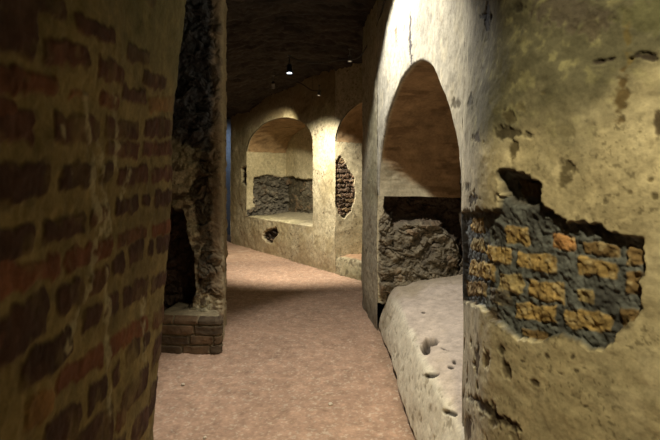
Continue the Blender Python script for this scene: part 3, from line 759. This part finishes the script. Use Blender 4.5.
xs = np.linspace(-5.4, 2.6, 260); ys = np.concatenate([np.linspace(-1, 4, 30), np.linspace(4, 15.4, 560)[1:]])
G = np.zeros((len(xs), len(ys), 3)); G[..., 0] = xs[:, None]; G[..., 1] = ys[None]
G[..., 2] = 3.62-.09*np.clip(np.abs(xs[:, None]+.45), 0, 1.6)**2+.25*sst(12.6, 14.5, ys)[None]
hr, e, i = rubble_relief(G, 720, 4.5, .06)
G[..., 2] -= hr*.7+.05*fbm(G, 1.2, 722, 3)+.02*fbm(G, (3, 14, 3), 723, 3)
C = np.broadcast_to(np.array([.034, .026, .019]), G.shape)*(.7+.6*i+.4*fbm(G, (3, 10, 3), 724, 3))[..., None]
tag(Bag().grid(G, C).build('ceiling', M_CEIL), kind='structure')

# =================================================================== LAMPS AND CABLES
M_HOUS = plain('lamp_housing', (.03, .035, .045), .45, .6)
M_PALE = plain('lamp_pale_housing', (.13, .12, .10), .6)
M_LENS = plain('lamp_lens', (.8, .85, .9), .3, 0, (.75, .88, 1.0, 9))
M_LENSD = plain('lamp_lens_dim', (.5, .48, .4), .3, 0, (1.0, .85, .6, .25))
M_CAB = plain('cable_rubber', (.035, .032, .03), .7)
def lathe(name, prof, mat, parent=None, seg=24, rot=None, loc=(0, 0, 0)):
    bm = bmesh.new(); rings = []
    for rr_, z in prof:
        rings.append([bm.verts.new((rr_*math.cos(2*math.pi*k/seg), rr_*math.sin(2*math.pi*k/seg), z)) for k in range(seg)])
    for a, b in zip(rings[:-1], rings[1:]):
        for k in range(seg): bm.faces.new((a[k], a[(k+1) % seg], b[(k+1) % seg], b[k]))
    bm.faces.new(rings[0]); bm.faces.new(rings[-1][::-1])
    bmesh.ops.recalc_face_normals(bm, faces=bm.faces)
    me = bpy.data.meshes.new(name); bm.to_mesh(me); bm.free()
    o = link(name, me, parent, mat); o.location = loc
    if rot: o.rotation_euler = rot
    return o
def look(frm, to):
    from mathutils import Vector
    return (Vector(to)-Vector(frm)).to_track_quat('-Z', 'Y').to_euler()
def spot_fixture(loc, aim, label, dim=False, scale=1.0, group=None):
    t = empty('ceiling_spotlight', loc, label, 'lamp', group)
    rot = look(loc, aim)
    hs = M_PALE if dim else M_HOUS
    b = lathe('lamp_housing', [(.03*scale, .10*scale), (.05*scale, .09*scale), (.055*scale, -.05*scale), (.07*scale, -.07*scale), (.07*scale, -.09*scale), (.058*scale, -.09*scale), (.055*scale, -.075*scale)], hs, t, rot=rot)
    l = lathe('lamp_lens', [(.056*scale, -.072*scale), (.05*scale, -.082*scale), (.03*scale, -.086*scale)], M_LENSD if dim else M_LENS, t, rot=rot)
    lathe('bracket', [(.012*scale, .0), (.012*scale, .26*scale), (.04*scale, .262*scale), (.04*scale, .28*scale)], hs, t)
    return t
def spot(name, loc, aim, power, cone, blend=.6, col=(1, .86, .62), size=.05):
    d = bpy.data.lights.new(name, 'SPOT'); d.energy = power; d.spot_size = math.radians(cone); d.spot_blend = blend
    d.color = col; d.shadow_soft_size = size
    o = bpy.data.objects.new(name, d); COL.objects.link(o); o.location = loc; o.rotation_euler = look(loc, aim); return o

def at(px_, py_, Y): return ((px_-CX)/F*Y, Y, EYE-(py_-HY)/F*Y)
WARM = (1, .84, .58); NEUT = (1, .90, .74)
#LIGHTS
l1 = at(289.5, 69, 7.4)
spot_fixture(l1, (l1[0]+.05, l1[1]-.35, 0), 'small dark ceiling spotlight with a glowing bluish-white lens, over the corridor', scale=.75)
spot('lamp_over_corridor', (l1[0], l1[1]-.05, l1[2]-.14), (-.5, 9.6, 0), 780, 84, .7, (1, .90, .74))
l2 = at(273, 85, 8.6)
spot_fixture(l2, (-1.6, 11.3, 1.6), 'small dull spotlight with a dim lens just above the far arched niche', True, .6)
l3 = at(319, 93, 8.35)
spot_fixture(l3, (l3[0]-.2, l3[1]-.3, 1), 'small dull spotlight at the ceiling corner right of the far niche', True, .5)
spot('lamp_far_niche', at(276, 90, 8.9), (-1.9, 11.6, .9), 330, 80, .8, (1, .88, .62))
l4 = at(357.5, 58.5, 6.25); l4 = (l4[0]-.10, l4[1], l4[2])
spot_fixture(l4, (l4[0], l4[1]-.3, 1), 'tiny spotlight clipped high on the wall above the pier between two niches', True, .45)
lA = (-.25, 3.9, 3.32)
spot('lamp_near_niche', lA, (.5, 3.85, 2.12), 225, 113, .25, (1, .94, .85), .04)
lB = (.0, 2.7, 3.4)
spot('lamp_near_floor', lB, (.2, 3.3, 0), 160, 90, .9, NEUT)
lC = (.25, .1, 3.2)
spot('lamp_behind', lC, (.66, 1.5, .9), 215, 60, .9, (1, .84, .50), .08)
spot('passage_cool_fill', (-3.3, 13.9, 3.3), (-3.3, 14.9, 2.2), 30, 120, .8, (.65, .8, 1.0), .1)  # unseen cool light added to tint the passage's end wall

def cable(name, pts, label, r=.008):
    cu = bpy.data.curves.new(name, 'CURVE'); cu.dimensions = '3D'; cu.bevel_depth = r; cu.bevel_resolution = 2
    sp = cu.splines.new('POLY'); q = np.array(pts, float); q = smooth_curve(q, 8); sp.points.add(len(q)-1)
    for k, p in enumerate(q): sp.points[k].co = (*p, 1)
    tmp = bpy.data.objects.new(name+'_tmp', cu); COL.objects.link(tmp)
    dg = bpy.context.evaluated_depsgraph_get(); me = bpy.data.meshes.new_from_object(tmp.evaluated_get(dg)); me.name = name
    bpy.data.objects.remove(tmp)
    me.materials.clear(); o = link(name, me, None, M_CAB); return tag(o, label, 'cable')
cable('electric_cable', [at(386, -4, 4.5), at(377, 26, 5.1), at(368, 44, 5.7), at(357.5, 58, 6.15), at(340, 60, 6.6), at(318, 63, 7.0), at(300, 61, 7.3), (l1[0], l1[1], l1[2]+.2)],
      'dark electric cable running from the wall corner across the ceiling to the lit spotlight', .009)
cable('electric_cable', [(l2[0], l2[1], l2[2]+.22), at(284, 79, 8.6), at(300, 83, 8.6), at(311, 90, 8.5), at(319, 91, 8.4)],
      'dark electric cable curving between the two dull spotlights near the far niche', .008)

# =================================================================== pebbles
M_PEB = plain('pale_pebble', (.6, .52, .4), .8)
def pebble(px_, py_, r, label):
    Y = EYE*F/(py_-HY); x = (px_-CX)/F*Y
    bm = bmesh.new(); bmesh.ops.create_icosphere(bm, subdivisions=3, radius=r)
    rnd = random.Random(int(px_*7+py_))
    pts = np.array([v.co[:] for v in bm.verts]); nn = fbm(pts+rnd.random()*10, 1.2/r, 3, 3)
    for v, n_ in zip(bm.verts, nn): v.co *= 1+.25*n_; v.co.z *= .6
    me = bpy.data.meshes.new('pebble'); bm.to_mesh(me); bm.free()
    for p in me.polygons: p.use_smooth = True
    o = link('pebble', me, None, M_PEB); o.location = (x, Y, r*.35); tag(o, label, 'pebble')
pebble(330.5, 405, .017, 'pale pebble alone on the earth floor near the bottom centre')
pebble(205, 438, .012, 'tiny pale pebble on the floor at the bottom edge beside the brick wall')
pebble(183, 385, .014, 'small pale pebble on the floor in front of the brick pier base')

# =================================================================== CAMERA, WORLD
cam = bpy.data.cameras.new('camera'); cam.sensor_width = 36; cam.lens = 36*F/660; cam.shift_y = -(220-HY)/660
cam.clip_start = .02
cam.dof.use_dof = True; cam.dof.focus_distance = 3.2; cam.dof.aperture_fstop = 5.6
co = bpy.data.objects.new('camera', cam); COL.objects.link(co); co.location = (0, 0, EYE); co.rotation_euler = (math.pi/2, 0, 0)
SC.camera = co
w = bpy.data.worlds.new('world'); SC.world = w; w.use_nodes = True
w.node_tree.nodes['Background'].inputs[0].default_value = (.5, .6, .8, 1); w.node_tree.nodes['Background'].inputs[1].default_value = .0015
SC.view_settings.view_transform = 'Standard'; SC.view_settings.look = 'None'; SC.view_settings.exposure = 0; SC.view_settings.gamma = 1
